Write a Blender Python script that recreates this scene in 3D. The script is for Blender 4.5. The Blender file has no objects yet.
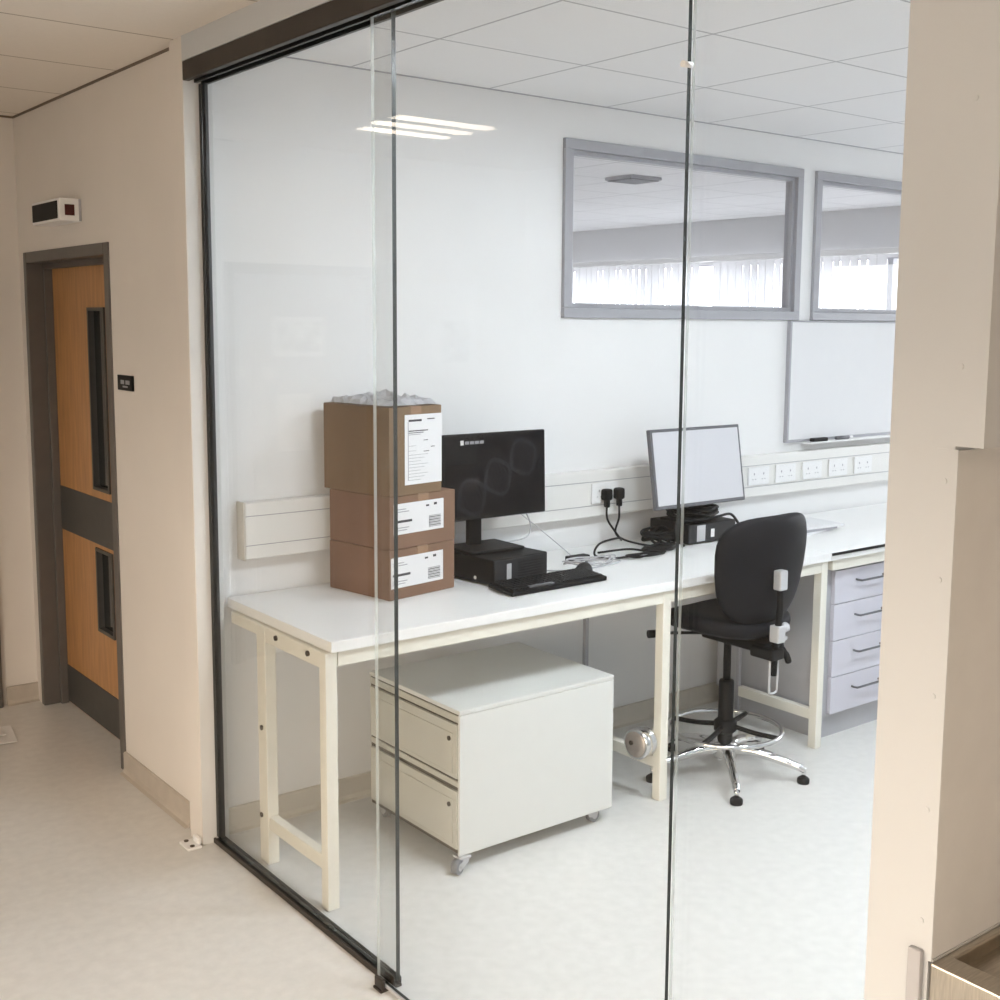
import bpy, bmesh, math, random
from mathutils import Vector, Matrix
random.seed(7)
sc = bpy.context.scene
COL = sc.collection
PI = math.pi

# ------------------------------------------------------------------ materials
def nodes(name):
    m = bpy.data.materials.new(name); m.use_nodes = True
    nt = m.node_tree; nt.nodes.clear()
    out = nt.nodes.new('ShaderNodeOutputMaterial')
    return m, nt, out

def mat(name, col, rough=0.5, metal=0.0, var=0.0, scale=20.0, bump=0.0, bscale=200.0, spec=0.5, stretch=None, coat=0.0):
    m, nt, out = nodes(name)
    b = nt.nodes.new('ShaderNodeBsdfPrincipled')
    b.inputs['Roughness'].default_value = rough
    b.inputs['Metallic'].default_value = metal
    b.inputs['Specular IOR Level'].default_value = spec
    b.inputs['Coat Weight'].default_value = coat
    tc = nt.nodes.new('ShaderNodeTexCoord')
    mp = nt.nodes.new('ShaderNodeMapping')
    if stretch: mp.inputs['Scale'].default_value = stretch
    nt.links.new(tc.outputs['Object'], mp.inputs[0])
    n = nt.nodes.new('ShaderNodeTexNoise'); n.inputs['Scale'].default_value = scale; n.inputs['Detail'].default_value = 4
    nt.links.new(mp.outputs[0], n.inputs['Vector'])
    r = nt.nodes.new('ShaderNodeValToRGB')
    r.color_ramp.elements[0].position = 0.3; r.color_ramp.elements[1].position = 0.7
    lo = [max(0, c * (1 - var)) for c in col]; hi = [min(1, c * (1 + var)) for c in col]
    r.color_ramp.elements[0].color = (*lo, 1); r.color_ramp.elements[1].color = (*hi, 1)
    nt.links.new(n.outputs['Fac'], r.inputs[0]); nt.links.new(r.outputs[0], b.inputs['Base Color'])
    if bump > 0:
        n2 = nt.nodes.new('ShaderNodeTexNoise'); n2.inputs['Scale'].default_value = bscale
        nt.links.new(tc.outputs['Object'], n2.inputs['Vector'])
        bp = nt.nodes.new('ShaderNodeBump'); bp.inputs['Strength'].default_value = bump; bp.inputs['Distance'].default_value = 0.002
        nt.links.new(n2.outputs['Fac'], bp.inputs['Height']); nt.links.new(bp.outputs[0], b.inputs['Normal'])
    nt.links.new(b.outputs[0], out.inputs[0])
    return m

def emis(name, col, strength):
    m, nt, out = nodes(name)
    e = nt.nodes.new('ShaderNodeEmission'); e.inputs[0].default_value = (*col, 1); e.inputs[1].default_value = strength
    nt.links.new(e.outputs[0], out.inputs[0]); return m

def glass(name, tint=(0.97, 0.985, 0.975), boost=1.0):
    m, nt, out = nodes(name)
    g = nt.nodes.new('ShaderNodeNewGeometry')
    mr = nt.nodes.new('ShaderNodeMapRange')
    mr.inputs['To Min'].default_value = 1.5; mr.inputs['To Max'].default_value = 1 / 1.5
    nt.links.new(g.outputs['Backfacing'], mr.inputs['Value'])
    f = nt.nodes.new('ShaderNodeFresnel'); nt.links.new(mr.outputs[0], f.inputs['IOR'])
    t = nt.nodes.new('ShaderNodeBsdfTransparent'); t.inputs[0].default_value = (*tint, 1)
    gl = nt.nodes.new('ShaderNodeBsdfGlossy'); gl.inputs['Roughness'].default_value = 0.0
    gl.inputs['Color'].default_value = (boost, boost, boost, 1)
    mx = nt.nodes.new('ShaderNodeMixShader')
    nt.links.new(f.outputs[0], mx.inputs[0]); nt.links.new(t.outputs[0], mx.inputs[1]); nt.links.new(gl.outputs[0], mx.inputs[2])
    nt.links.new(mx.outputs[0], out.inputs[0]); return m

def edge_mat():
    m, nt, out = nodes('glass_edge_highlight')  # pale colour stands in for the highlight along far pane edges
    d = nt.nodes.new('ShaderNodeBsdfPrincipled'); d.inputs['Base Color'].default_value = (.85, .9, .88, 1); d.inputs['Roughness'].default_value = .25
    t = nt.nodes.new('ShaderNodeBsdfTransparent'); t.inputs[0].default_value = (.9, .95, .93, 1)
    mx = nt.nodes.new('ShaderNodeMixShader'); mx.inputs[0].default_value = .4
    nt.links.new(t.outputs[0], mx.inputs[1]); nt.links.new(d.outputs[0], mx.inputs[2]); nt.links.new(mx.outputs[0], out.inputs[0]); return m

def ceiling_mat(name, col, ox, oy, line):  # line: grid painted dark in place of the shadow gaps between tiles
    m, nt, out = nodes(name)
    b = nt.nodes.new('ShaderNodeBsdfPrincipled'); b.inputs['Roughness'].default_value = 0.9
    tc = nt.nodes.new('ShaderNodeTexCoord'); sp = nt.nodes.new('ShaderNodeSeparateXYZ')
    nt.links.new(tc.outputs['Object'], sp.inputs[0])
    masks = []
    for ax, off in (('X', ox), ('Y', oy)):
        a = nt.nodes.new('ShaderNodeMath'); a.operation = 'SUBTRACT'; a.inputs[1].default_value = off + 60.0 - 0.3 - 60.0
        nt.links.new(sp.outputs[ax], a.inputs[0])
        w = nt.nodes.new('ShaderNodeMath'); w.operation = 'WRAP'; w.inputs[1].default_value = 0.6; w.inputs[2].default_value = 0.0
        nt.links.new(a.outputs[0], w.inputs[0])
        s = nt.nodes.new('ShaderNodeMath'); s.operation = 'SUBTRACT'; s.inputs[1].default_value = 0.3
        nt.links.new(w.outputs[0], s.inputs[0])
        ab = nt.nodes.new('ShaderNodeMath'); ab.operation = 'ABSOLUTE'; nt.links.new(s.outputs[0], ab.inputs[0])
        l = nt.nodes.new('ShaderNodeMath'); l.operation = 'LESS_THAN'; l.inputs[1].default_value = 0.0045
        nt.links.new(ab.outputs[0], l.inputs[0]); masks.append(l)
    mxx = nt.nodes.new('ShaderNodeMath'); mxx.operation = 'MAXIMUM'
    nt.links.new(masks[0].outputs[0], mxx.inputs[0]); nt.links.new(masks[1].outputs[0], mxx.inputs[1])
    n = nt.nodes.new('ShaderNodeTexNoise'); n.inputs['Scale'].default_value = 60
    nt.links.new(tc.outputs['Object'], n.inputs['Vector'])
    r = nt.nodes.new('ShaderNodeValToRGB')
    r.color_ramp.elements[0].color = (*[c * .95 for c in col], 1); r.color_ramp.elements[1].color = (*col, 1)
    nt.links.new(n.outputs['Fac'], r.inputs[0])
    mc = nt.nodes.new('ShaderNodeMix'); mc.data_type = 'RGBA'
    nt.links.new(mxx.outputs[0], mc.inputs[0]); nt.links.new(r.outputs[0], mc.inputs[6]); mc.inputs[7].default_value = (*line, 1)
    nt.links.new(mc.outputs[2], b.inputs['Base Color'])
    nt.links.new(b.outputs[0], out.inputs[0]); return m

def blind_mat():
    m, nt, out = nodes('blind_fabric')
    d = nt.nodes.new('ShaderNodeBsdfDiffuse'); d.inputs[0].default_value = (.75, .75, .76, 1)
    t = nt.nodes.new('ShaderNodeBsdfTranslucent'); t.inputs[0].default_value = (.42, .42, .43, 1)
    mx = nt.nodes.new('ShaderNodeMixShader'); mx.inputs[0].default_value = .55
    nt.links.new(d.outputs[0], mx.inputs[1]); nt.links.new(t.outputs[0], mx.inputs[2]); nt.links.new(mx.outputs[0], out.inputs[0])
    return m

M = {}
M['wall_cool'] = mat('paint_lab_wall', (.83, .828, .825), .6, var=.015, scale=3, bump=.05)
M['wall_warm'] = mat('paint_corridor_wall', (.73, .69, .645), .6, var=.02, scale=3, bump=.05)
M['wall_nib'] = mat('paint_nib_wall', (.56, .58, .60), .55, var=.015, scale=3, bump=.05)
M['wall_end'] = mat('paint_partition_end', (.70, .70, .69), .55, var=.02, scale=6)
M['wall_grey'] = mat('paint_grey_beam', (.72, .72, .73), .7, var=.02, scale=3)
M['floor'] = mat('vinyl_floor', (.705, .695, .67), .34, var=.045, scale=26, bump=.05, bscale=90)
M['ceil_lab'] = ceiling_mat('ceiling_tiles_lab', (.90, .90, .91), 2.2, 2.64, (.46, .46, .48))
M['ceil_cor'] = ceiling_mat('ceiling_tiles_corridor', (.78, .72, .65), 1.0, 3.8, (.36, .30, .24))
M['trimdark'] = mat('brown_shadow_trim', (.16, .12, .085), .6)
M['skirt'] = mat('skirting_vinyl', (.48, .43, .37), .5, var=.05)
M['skirt_lab'] = mat('skirting_lab', (.62, .58, .51), .5, var=.04)
M['glass'] = glass('clear_glass', (.985, .99, .987), .45)
M['glass_int'] = glass('clear_glass_window', (.95, .95, .96), .6)
M['glass_edge_lt'] = edge_mat()
M['glass_edge'] = mat('glass_edge', (.035, .04, .038), .2, var=.1)
M['rail'] = mat('dark_bronze_metal', (.035, .027, .021), .45, .3, var=.08)
M['black_seal'] = mat('black_seal', (.006, .006, .006), .45)
M['frame_grey'] = mat('grey_painted_frame', (.11, .098, .09), .42, var=.05)
M['win_frame'] = mat('grey_window_frame', (.36, .36, .385), .4, var=.03)
M['wood'] = mat('beech_veneer', (.46, .235, .09), .42, var=.16, scale=7, stretch=(1, 6, .6), coat=.1)
M['plate'] = mat('slate_plate', (.06, .058, .055), .45, var=.08)
M['door_glass'] = mat('dark_vision_glass', (.02, .022, .022), .06, var=.1)
M['bench_top'] = mat('white_laminate', (.88, .88, .87), .3, var=.01)
M['bench_frame'] = mat('cream_powder_coat', (.80, .775, .69), .4, var=.02)
M['bolt'] = mat('dark_bolt', (.08, .06, .045), .4, .6)
M['card'] = mat('brown_cardboard', (.185, .105, .066), .85, var=.1, scale=9, stretch=(1, 1, .3))
M['card_lt'] = mat('tan_cardboard', (.175, .112, .062), .85, var=.08, scale=9, stretch=(1, 1, .3))
M['tape'] = mat('brown_tape', (.25, .15, .09), .3, var=.05)
M['paper'] = mat('white_paper', (.78, .78, .79), .7, var=.01)
M['ink'] = mat('black_ink', (.03, .03, .035), .7)
M['ink_grey'] = mat('grey_ink', (.35, .35, .37), .7)
M['fit_face'] = mat('rosy_brushed_face', (.42, .36, .32), .3, .6)
M['film'] = mat('crumpled_film', (.8, .81, .84), .25, var=.15, scale=25)
M['black'] = mat('black_plastic', (.006, .006, .0065), .5, var=.15, spec=.15)
M['black_fab'] = mat('black_vinyl', (.007, .007, .009), .55, var=.1, scale=30, spec=.12)
M['screen'] = mat('black_screen', (.003, .003, .004), .5, spec=.1)
M['screen_art'] = mat('screen_pattern', (.017, .017, .021), .5, spec=.1)
M['screen_art2'] = mat('screen_pattern_light', (.3, .3, .32), .4)
M['screen_lit'] = mat('matte_grey_screen', (.58, .58, .61), .3)
M['pc_front'] = mat('dark_pc_front', (.022, .022, .024), .4, spec=.25)
M['bezel'] = mat('graphite_bezel', (.10, .10, .11), .35, var=.05)
M['chrome'] = mat('chrome', (.8, .8, .8), .1, 1.0)
M['steel'] = mat('brushed_steel', (.50, .46, .40), .3, 1.0, var=.12, scale=30, stretch=(1, 12, 1))
M['silver'] = mat('silver_plastic', (.55, .55, .56), .35, .3)
M['cab'] = mat('white_metal_cabinet', (.71, .72, .70), .42, var=.01)
M['cab_front'] = mat('drawer_front_warm_shade', (.54, .53, .475), .42, var=.015)  # drawer side's warm corridor light and shade put into the colour
M['dark_gap'] = mat('shadow_gap', (.10, .085, .065), .7)
M['drawer_lilac'] = mat('pale_lilac_drawer', (.61, .60, .665), .4, var=.01)
M['unit_grey'] = mat('grey_carcass', (.42, .42, .44), .5, var=.03)
M['white_pl'] = mat('white_plastic', (.84, .84, .84), .35, var=.01)
M['cream_pl'] = mat('cream_trunking', (.80, .79, .76), .4, var=.01)
M['cable_w'] = mat('grey_cable', (.5, .5, .52), .5)
M['grey_door'] = mat('pale_grey_door', (.36, .37, .40), .45, var=.03)
M['poster'] = mat('poster_print', (.5, .52, .5), .6, var=.7, scale=18)
M['red'] = mat('dark_red_lens', (.06, .01, .008), .25)
M['rubber'] = mat('grey_rubber', (.2, .2, .21), .6)
M['nib_panel'] = mat('beige_splash_panel', (.64, .64, .64), .35, var=.02)
M['outside'] = mat('outside_ground', (.3, .32, .28), .9, var=.2, scale=2)
M['lamp_warm'] = emis('lamp_corridor', (1.0, .88, .74), 11)
M['lamp_next_added'] = emis('lamp_next_room_added', (.97, .98, 1.0), 106)  # for the added lamps that brighten the next room
M['lamp_cool'] = emis('lamp_lab', (.87, .94, 1.0), 100)
M['blind'] = blind_mat()

# ------------------------------------------------------------------ mesh builder
class MB:
    def __init__(s): s.bm = bmesh.new(); s.mats = []
    def mi(s, m):
        if m not in s.mats: s.mats.append(m)
        return s.mats.index(m)
    def _take(s, b2, m, mx=None):
        if mx is not None: bmesh.ops.transform(b2, matrix=mx, verts=b2.verts)
        i = s.mi(m); vm = {}
        for v in b2.verts: vm[v] = s.bm.verts.new(v.co)
        for f in b2.faces:
            try:
                nf = s.bm.faces.new([vm[v] for v in f.verts]); nf.material_index = i; nf.smooth = f.smooth
            except ValueError: pass
        b2.free()
    def box(s, x0, y0, z0, x1, y1, z1, m, bev=0.0, mx=None, seg=2):
        b = bmesh.new(); bmesh.ops.create_cube(b, size=1)
        for v in b.verts:
            v.co = Vector((x0 + (v.co.x + .5) * (x1 - x0), y0 + (v.co.y + .5) * (y1 - y0), z0 + (v.co.z + .5) * (z1 - z0)))
        if bev > 0: bmesh.ops.bevel(b, geom=list(b.edges), offset=bev, segments=seg, profile=.5, affect='EDGES')
        bmesh.ops.recalc_face_normals(b, faces=b.faces)
        s._take(b, m, mx); return s
    def cyl(s, p0, p1, r0, m, r1=None, n=20, caps=True):
        p0 = Vector(p0); p1 = Vector(p1); r1 = r0 if r1 is None else r1
        d = p1 - p0; q = d.to_track_quat('Z', 'Y').to_matrix().to_4x4()
        b = bmesh.new(); bmesh.ops.create_cone(b, cap_ends=caps, segments=n, radius1=r0, radius2=r1, depth=d.length)
        for f in b.faces: f.smooth = len(f.verts) == 4
        s._take(b, m, Matrix.Translation((p0 + p1) / 2) @ q); return s
    def tube(s, pts, r, m, n=8, smooth=6, closed=False):
        P = [Vector(p) for p in pts]
        if smooth > 1 and len(P) > 2:
            Q = []; L = len(P); rng = L if closed else L - 1
            for i in range(rng):
                if closed: a, b_, c, d = P[(i - 1) % L], P[i], P[(i + 1) % L], P[(i + 2) % L]
                else: a, b_, c, d = P[max(i - 1, 0)], P[i], P[i + 1], P[min(i + 2, L - 1)]
                for k in range(smooth):
                    t = k / smooth
                    Q.append(.5 * ((2 * b_) + (-a + c) * t + (2 * a - 5 * b_ + 4 * c - d) * t * t + (-a + 3 * b_ - 3 * c + d) * t ** 3))
            if not closed: Q.append(P[-1])
            P = Q
        i_m = s.mi(m); rings = []; up = Vector((0, 0, 1)); L = len(P)
        T0 = (P[1] - P[0]).normalized(); nrm = T0.orthogonal().normalized()
        for i, p in enumerate(P):
            if closed: T = (P[(i + 1) % L] - P[(i - 1) % L]).normalized()
            else: T = (P[min(i + 1, L - 1)] - P[max(i - 1, 0)]).normalized()
            nrm = (nrm - T * nrm.dot(T))
            nrm = nrm.normalized() if nrm.length > 1e-6 else T.orthogonal().normalized()
            bn = T.cross(nrm)
            rr = r[i * (len(r) - 1) // max(1, L - 1)] if isinstance(r, (list, tuple)) else r
            rings.append([s.bm.verts.new(p + rr * (math.cos(2 * PI * k / n) * nrm + math.sin(2 * PI * k / n) * bn)) for k in range(n)])
        for i in range(L if closed else L - 1):
            A = rings[i]; B = rings[(i + 1) % L]
            for k in range(n):
                f = s.bm.faces.new((A[k], A[(k + 1) % n], B[(k + 1) % n], B[k])); f.material_index = i_m; f.smooth = True
        if not closed:
            f = s.bm.faces.new(rings[0][::-1]); f.material_index = i_m
            f = s.bm.faces.new(rings[-1]); f.material_index = i_m
        return s
    def lathe(s, prof, m, n=28, c=(0, 0, 0), mx=None):
        b = bmesh.new(); rings = []
        for r, z in prof:
            rings.append([b.verts.new((r * math.cos(2 * PI * k / n), r * math.sin(2 * PI * k / n), z)) for k in range(n)])
        for i in range(len(prof) - 1):
            for k in range(n):
                f = b.faces.new((rings[i][k], rings[i][(k + 1) % n], rings[i + 1][(k + 1) % n], rings[i + 1][k])); f.smooth = True
        b.faces.new(rings[0][::-1]); b.faces.new(rings[-1])
        s._take(b, m, mx if mx is not None else Matrix.Translation(c)); return s
    def poly(s, pts, m):
        f = s.bm.faces.new([s.bm.verts.new(p) for p in pts]); f.material_index = s.mi(m); return s
    def done(s, name, parent=None, **props):
        me = bpy.data.meshes.new(name)
        bmesh.ops.recalc_face_normals(s.bm, faces=s.bm.faces) if props.pop('fix', True) else None
        org = props.pop('origin', None)
        if org is not None: bmesh.ops.translate(s.bm, verts=s.bm.verts, vec=-Vector(org))
        s.bm.to_mesh(me); s.bm.free()
        for m in s.mats: me.materials.append(m)
        o = bpy.data.objects.new(name, me); COL.objects.link(o)
        if org is not None: o.location = org
        if parent is not None:
            o.parent = parent
            o.matrix_parent_inverse = Matrix.Translation(parent.location).inverted() if org is None or True else Matrix()
        for k, v in props.items(): o[k] = v
        return o

def thing(name, label, cat, loc=(0, 0, 0), group=None, kind=None):
    o = bpy.data.objects.new(name, None); COL.objects.link(o); o.location = loc; o.empty_display_size = .05
    if kind: o['kind'] = kind
    if label: o['label'] = label; o['category'] = cat
    if group: o['group'] = group
    return o
def struct(mb, name): return mb.done(name, kind='structure')

CZ = 2.655; YB = 3.79; XG = 1.62
# ------------------------------------------------------------------ setting
struct(MB().box(-4, -4, -.1, 7.9, 11.1, 0, M['floor']), 'floor')
struct(MB().box(1.60, .95, CZ, 7.9, YB + .1, CZ + .1, M['ceil_lab']), 'ceiling')
mb = MB().box(-4, -4, CZ, 1.60, 5.8, CZ + .1, M['ceil_cor']).box(1.60, -4, CZ, 7.9, .95, CZ + .1, M['ceil_cor'])
struct(mb, 'ceiling')
struct(MB().box(1.60, YB + .1, CZ, 7.9, 11.1, CZ + .1, M['ceil_lab']), 'ceiling')

# back wall of the lab with two internal window openings
W1 = (3.17, 4.655, 1.795, 2.51); W2 = (4.755, 6.24, 1.795, 2.51)
def wall_y(name, y0, y1, x0, x1, z1, holes, m):
    b = MB(); xs = [x0]
    for h in holes:
        b.box(xs[-1], y0, 0, h[0], y1, z1, m); b.box(h[0], y0, 0, h[1], y1, h[2], m)
        if h[3] < z1: b.box(h[0], y0, h[3], h[1], y1, z1, m)
        xs.append(h[1])
    b.box(xs[-1], y0, 0, x1, y1, z1, m); return struct(b, name)
def wall_x(name, x0, x1, y0, y1, z1, holes, m):
    b = MB(); ys = y0
    for h in holes:
        b.box(x0, ys, 0, x1, h[0], z1, m)
        if h[2] > 0: b.box(x0, h[0], 0, x1, h[1], h[2], m)
        if h[3] < z1: b.box(x0, h[0], h[3], x1, h[1], z1, m)
        ys = h[1]
    b.box(x0, ys, 0, x1, y1, z1, m); return struct(b, name)
wall_y('wall_back', YB, YB + .05, 1.66, 7.8, CZ, [W1, W2], M['wall_cool'])
# partition end pier next to the glass
b = MB().box(1.566, 3.735, 0, 1.66, 3.83, CZ, M['wall_end']).box(1.562, 3.735, 0, 1.566, 3.83, CZ, M['wall_warm'], .001)
b.box(1.585, 3.83, 0, 1.66, YB + .1, CZ, M['wall_warm'])
struct(b, 'trim_1')
# bulkhead above the sliding rail
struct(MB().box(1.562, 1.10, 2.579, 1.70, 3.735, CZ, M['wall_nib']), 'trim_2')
# corridor wall with the timber door
DO = (4.57, 5.60, 0, 2.035)
wall_x('wall_corridor_right', 1.60, 1.72, YB + .1, 5.70, CZ, [DO], M['wall_warm'])
wall_y('wall_corridor_far', 5.70, 5.80, -1.3, 1.72, CZ, [(-.22, .66, 0, 2.06)], M['wall_warm'])
wall_x('wall_corridor_left', -1.4, -1.3, -3.1, 5.80, CZ, [(-2.4, .7, .30, 1.95), (1.0, 2.85, .30, 1.95)], M['wall_warm'])
wall_y('wall_corridor_near', -3.1, -3.0, -1.3, 5.0, CZ, [], M['wall_warm'])
wall_x('wall_alcove_right', 5.0, 5.1, -3.1, .95, CZ, [], M['wall_warm'])
wall_x('wall_right', 7.8, 7.9, .95, 11.0, CZ, [(1.5, 3.6, .95, 2.28), (4.2, 10.6, .95, 2.28)], M['wall_grey'])
wall_y('wall_next_room_far', 11.0, 11.1, 1.62, 7.9, CZ, [], M['wall_cool'])
wall_x('wall_next_room_left', 1.62, 1.72, 5.8, 11.0, CZ, [], M['wall_cool'])
# nib wall near the camera: thicker upper block, thinner lower block
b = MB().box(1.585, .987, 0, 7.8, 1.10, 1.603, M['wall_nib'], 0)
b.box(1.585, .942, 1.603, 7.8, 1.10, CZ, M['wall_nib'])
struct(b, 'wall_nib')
b = MB().box(1.5835, .981, .80, 1.5850, 1.017, 1.598, M['wall_nib'])
for z in (.86, 1.04, 1.22, 1.4, 1.55): b.cyl((1.5815, 1.002, z), (1.5835, 1.002, z), .005, M['wall_nib'], n=12)
for z in (1.72, 2.1): b.cyl((1.583, .985, z), (1.5855, .985, z), .005, M['wall_nib'], n=12)
struct(b, 'trim_3')

# skirtings
def cove_y(name, x0, x1, y, m, sgn=-1, h=.085):
    b = MB(); t = .012
    pts = [(0, 0), (.03, 0), (.018, .006), (t, .02), (t, h - .004), (t - .004, h), (0, h)]
    for i in range(len(pts)):
        a = pts[i]; c = pts[(i + 1) % len(pts)]
        b.poly([(x0, y + sgn * a[0], a[1]), (x1, y + sgn * a[0], a[1]), (x1, y + sgn * c[0], c[1]), (x0, y + sgn * c[0], c[1])], m)
    b.poly([(x0, y + sgn * p[0], p[1]) for p in pts], m); b.poly([(x1, y + sgn * p[0], p[1]) for p in pts], m)
    bmesh.ops.remove_doubles(b.bm, verts=b.bm.verts, dist=1e-5)
    return struct(b, name)
def cove_x(name, y0, y1, x, m, sgn=-1, h=.085):
    b = MB(); t = .012
    pts = [(0, 0), (.03, 0), (.018, .006), (t, .02), (t, h - .004), (t - .004, h), (0, h)]
    for i in range(len(pts)):
        a = pts[i]; c = pts[(i + 1) % len(pts)]
        b.poly([(x + sgn * a[0], y0, a[1]), (x + sgn * a[0], y1, a[1]), (x + sgn * c[0], y1, c[1]), (x + sgn * c[0], y0, c[1])], m)
    b.poly([(x + sgn * p[0], y0, p[1]) for p in pts], m); b.poly([(x + sgn * p[0], y1, p[1]) for p in pts], m)
    bmesh.ops.remove_doubles(b.bm, verts=b.bm.verts, dist=1e-5)
    return struct(b, name)
cove_y('baseboard_back', 1.66, 7.8, YB, M['skirt_lab'])
cove_x('baseboard_corridor', 3.90, 4.547, 1.60, M['skirt'])
cove_y('baseboard_far', .70, 1.38, 5.70, M['skirt'])
cove_y('baseboard_far', 1.46, 1.60, 5.70, M['skirt'])
cove_x('baseboard_left', -3, 5.7, -1.3, M['skirt'], 1)
# strips coloured dark as the shadow gap where ceilings meet walls
struct(MB().box(1.66, YB - .006, CZ - .004, 7.8, YB, CZ, M['unit_grey']), 'shadow_trim_6')
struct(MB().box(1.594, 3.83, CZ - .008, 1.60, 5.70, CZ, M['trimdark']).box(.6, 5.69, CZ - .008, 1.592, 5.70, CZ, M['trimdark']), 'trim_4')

# ------------------------------------------------------------------ internal windows
def internal_window(name, W):
    x0, x1, z0, z1 = W
    root = thing(name, None, None, ((x0 + x1) / 2, YB, z0), kind='structure')
    f = MB(); t = .042; g = M['win_frame']
    for (a, c, d, e) in ((x0, z0, x1, z0 + t), (x0, z1 - t, x1, z1), (x0, z0 + t, x0 + t, z1 - t), (x1 - t, z0 + t, x1, z1 - t)):
        f.box(a, YB - .018, c, d, YB + .06, e, g, .003)
    i = .018
    for (a, c, d, e) in ((x0 + t, z0 + t, x1 - t, z0 + t + i), (x0 + t, z1 - t - i, x1 - t, z1 - t), (x0 + t, z0 + t + i, x0 + t + i, z1 - t - i), (x1 - t - i, z0 + t + i, x1 - t, z1 - t - i)):
        f.box(a, YB + .002, c, d, YB + .038, e, g, .002)
    f.done('window_frame', root)
    MB().box(x0 + t + .004, YB + .016, z0 + t + .004, x1 - t - .004, YB + .022, z1 - t - .004, M['glass_int']).done('window_pane', root)
internal_window('window_1', W1); internal_window('window_2', W2)

# external windows with vertical blinds
def ext_window(name, y0, y1, z0, z1, n, dx=0):
    root = thing(name, None, None, (7.8 + dx, (y0 + y1) / 2, z0), kind='structure')
    f = MB(); t = .05
    f.box(7.82 + dx, y0, z0, 7.88 + dx, y1, z0 + t, M['win_frame']).box(7.82 + dx, y0, z1 - t, 7.88 + dx, y1, z1, M['win_frame'])
    for k in range(n + 1):
        y = y0 + (y1 - y0 - t) * k / n
        f.box(7.82 + dx, y, z0 + t, 7.88 + dx, y + t, z1 - t, M['win_frame'])
    f.done('window_frame', root)
ext_window('window_3', 4.2, 10.6, .95, 2.32, 5)
ext_window('window_4', 1.5, 3.6, .95, 2.28, 2)
ext_window('added_window_5', -2.4, .7, .30, 1.95, 3, -9.2)  # unseen window added to light the corridor floor and lower walls
ext_window('added_window_6', 1.0, 2.85, .30, 1.95, 2, -9.2)  # second unseen window, added to brighten the door wall and floor
def blind(y0, y1, z0, z1, label, ang0):
    root = thing('vertical_blind', label, 'blind', (7.7, (y0 + y1) / 2, z1))
    MB().box(7.68, y0, z1, 7.74, y1, z1 + .045, M['white_pl'], .004).done('head_rail', root)
    ys = y0 + .045; b = MB(); k = 0
    while ys < y1 - .03:
        a = ang0 + random.uniform(-.25, .25); w = .0445
        if not (k % 23 in (13, 14)):
            dx = math.sin(a) * w; dy = math.cos(a) * w
            b.poly([(7.71 - dx, ys - dy, z0), (7.71 + dx, ys + dy, z0), (7.71 + dx, ys + dy, z1), (7.71 - dx, ys - dy, z1)], M['blind'])
        ys += .083; k += 1
    b.done('vane_curtain', root)
blind(4.2, 10.6, .96, 2.30, 'white vertical blind seen bright through the two internal windows', .12)

# ------------------------------------------------------------------ timber door
d1 = thing('door_1', None, None, (1.65, 5.12, 0), kind='structure')
g = M['frame_grey']
f = MB()
f.box(1.594, 5.58, 0, 1.735, 5.622, 2.06, g, .003).box(1.594, 4.548, 0, 1.735, 4.600, 2.06, g, .003)
f.box(1.594, 4.600, 2.015, 1.735, 5.58, 2.06, g, .003)
f.box(1.665, 5.562, 0, 1.70, 5.58, 2.015, g, .002).box(1.665, 4.600, 0, 1.70, 4.62, 2.015, g, .002).box(1.665, 4.62, 1.99, 1.70, 5.562, 2.015, g, .002)
f.done('door_frame', d1)
lf = MB()
X0, X1 = 1.70, 1.742
for (a, c, e, h) in ((5.105, 5.578, .008, 2.01), (4.602, 4.905, .008, 2.01), (4.905, 5.105, .008, .44), (4.905, 5.105, .805, 1.056), (4.905, 5.105, 1.82, 2.01)):
    lf.box(X0, a, e, X1, c, h, M['wood'])
leaf = lf.done('door_leaf', d1)
vf = MB()
for (z0, z1) in ((.44, .805), (1.056, 1.82)):
    t = .014
    for (a, c, e, h) in ((4.905, z0, 5.105, z0 + t), (4.905, z1 - t, 5.105, z1), (4.905, z0 + t, 4.905 + t, z1 - t), (5.105 - t, z0 + t, 5.105, z1 - t)):
        vf.box(1.692, a, c, 1.748, e, h, M['plate'])
vf.done('vision_frame', leaf)
for (z0, z1) in ((.454, .791), (1.07, 1.806)):
    MB().box(1.717, 4.919, z0, 1.723, 5.091, z1, M['door_glass']).done('vision_pane', leaf)
MB().box(1.6965, 4.622, .012, 1.70, 5.56, .185, M['plate'], .001).done('kick_plate', leaf)
MB().box(1.6965, 4.622, .822, 1.70, 5.56, 1.022, M['plate'], .001).done('push_plate', leaf)

# far double door seen only as a reflection
d2 = thing('door_2', None, None, (.22, 5.7, 0), kind='structure')
f = MB().box(-.22, 5.685, 0, -.17, 5.8, 2.06, g).box(.61, 5.685, 0, .66, 5.8, 2.06, g).box(-.17, 5.685, 2.01, .61, 5.8, 2.06, g).box(-.17, 5.77, 0, .61, 5.8, 2.01, g)  # last box: unseen backing added to block light through the leaf gaps
f.done('door_frame', d2)
for (a, c) in ((-.168, .503), (.507, .608)):
    lf = MB().box(a, 5.71, .01, c, 5.75, 2.005, M['grey_door'], .002).done('door_leaf', d2)
b = MB().cyl((.585, 5.70, 1.5), (.585, 5.71, 1.5), .04, M['silver']).cyl((.425, 5.70, 1.5), (.425, 5.71, 1.5), .04, M['silver'])
b.done('door_roundel', d2)
b = MB().box(.10, 5.704, 1.585, .40, 5.71, 1.79, M['paper'], 0); b.box(.125, 5.7035, 1.61, .375, 5.704, 1.765, M['poster'])
b.done('door_notice', d2, )
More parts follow.
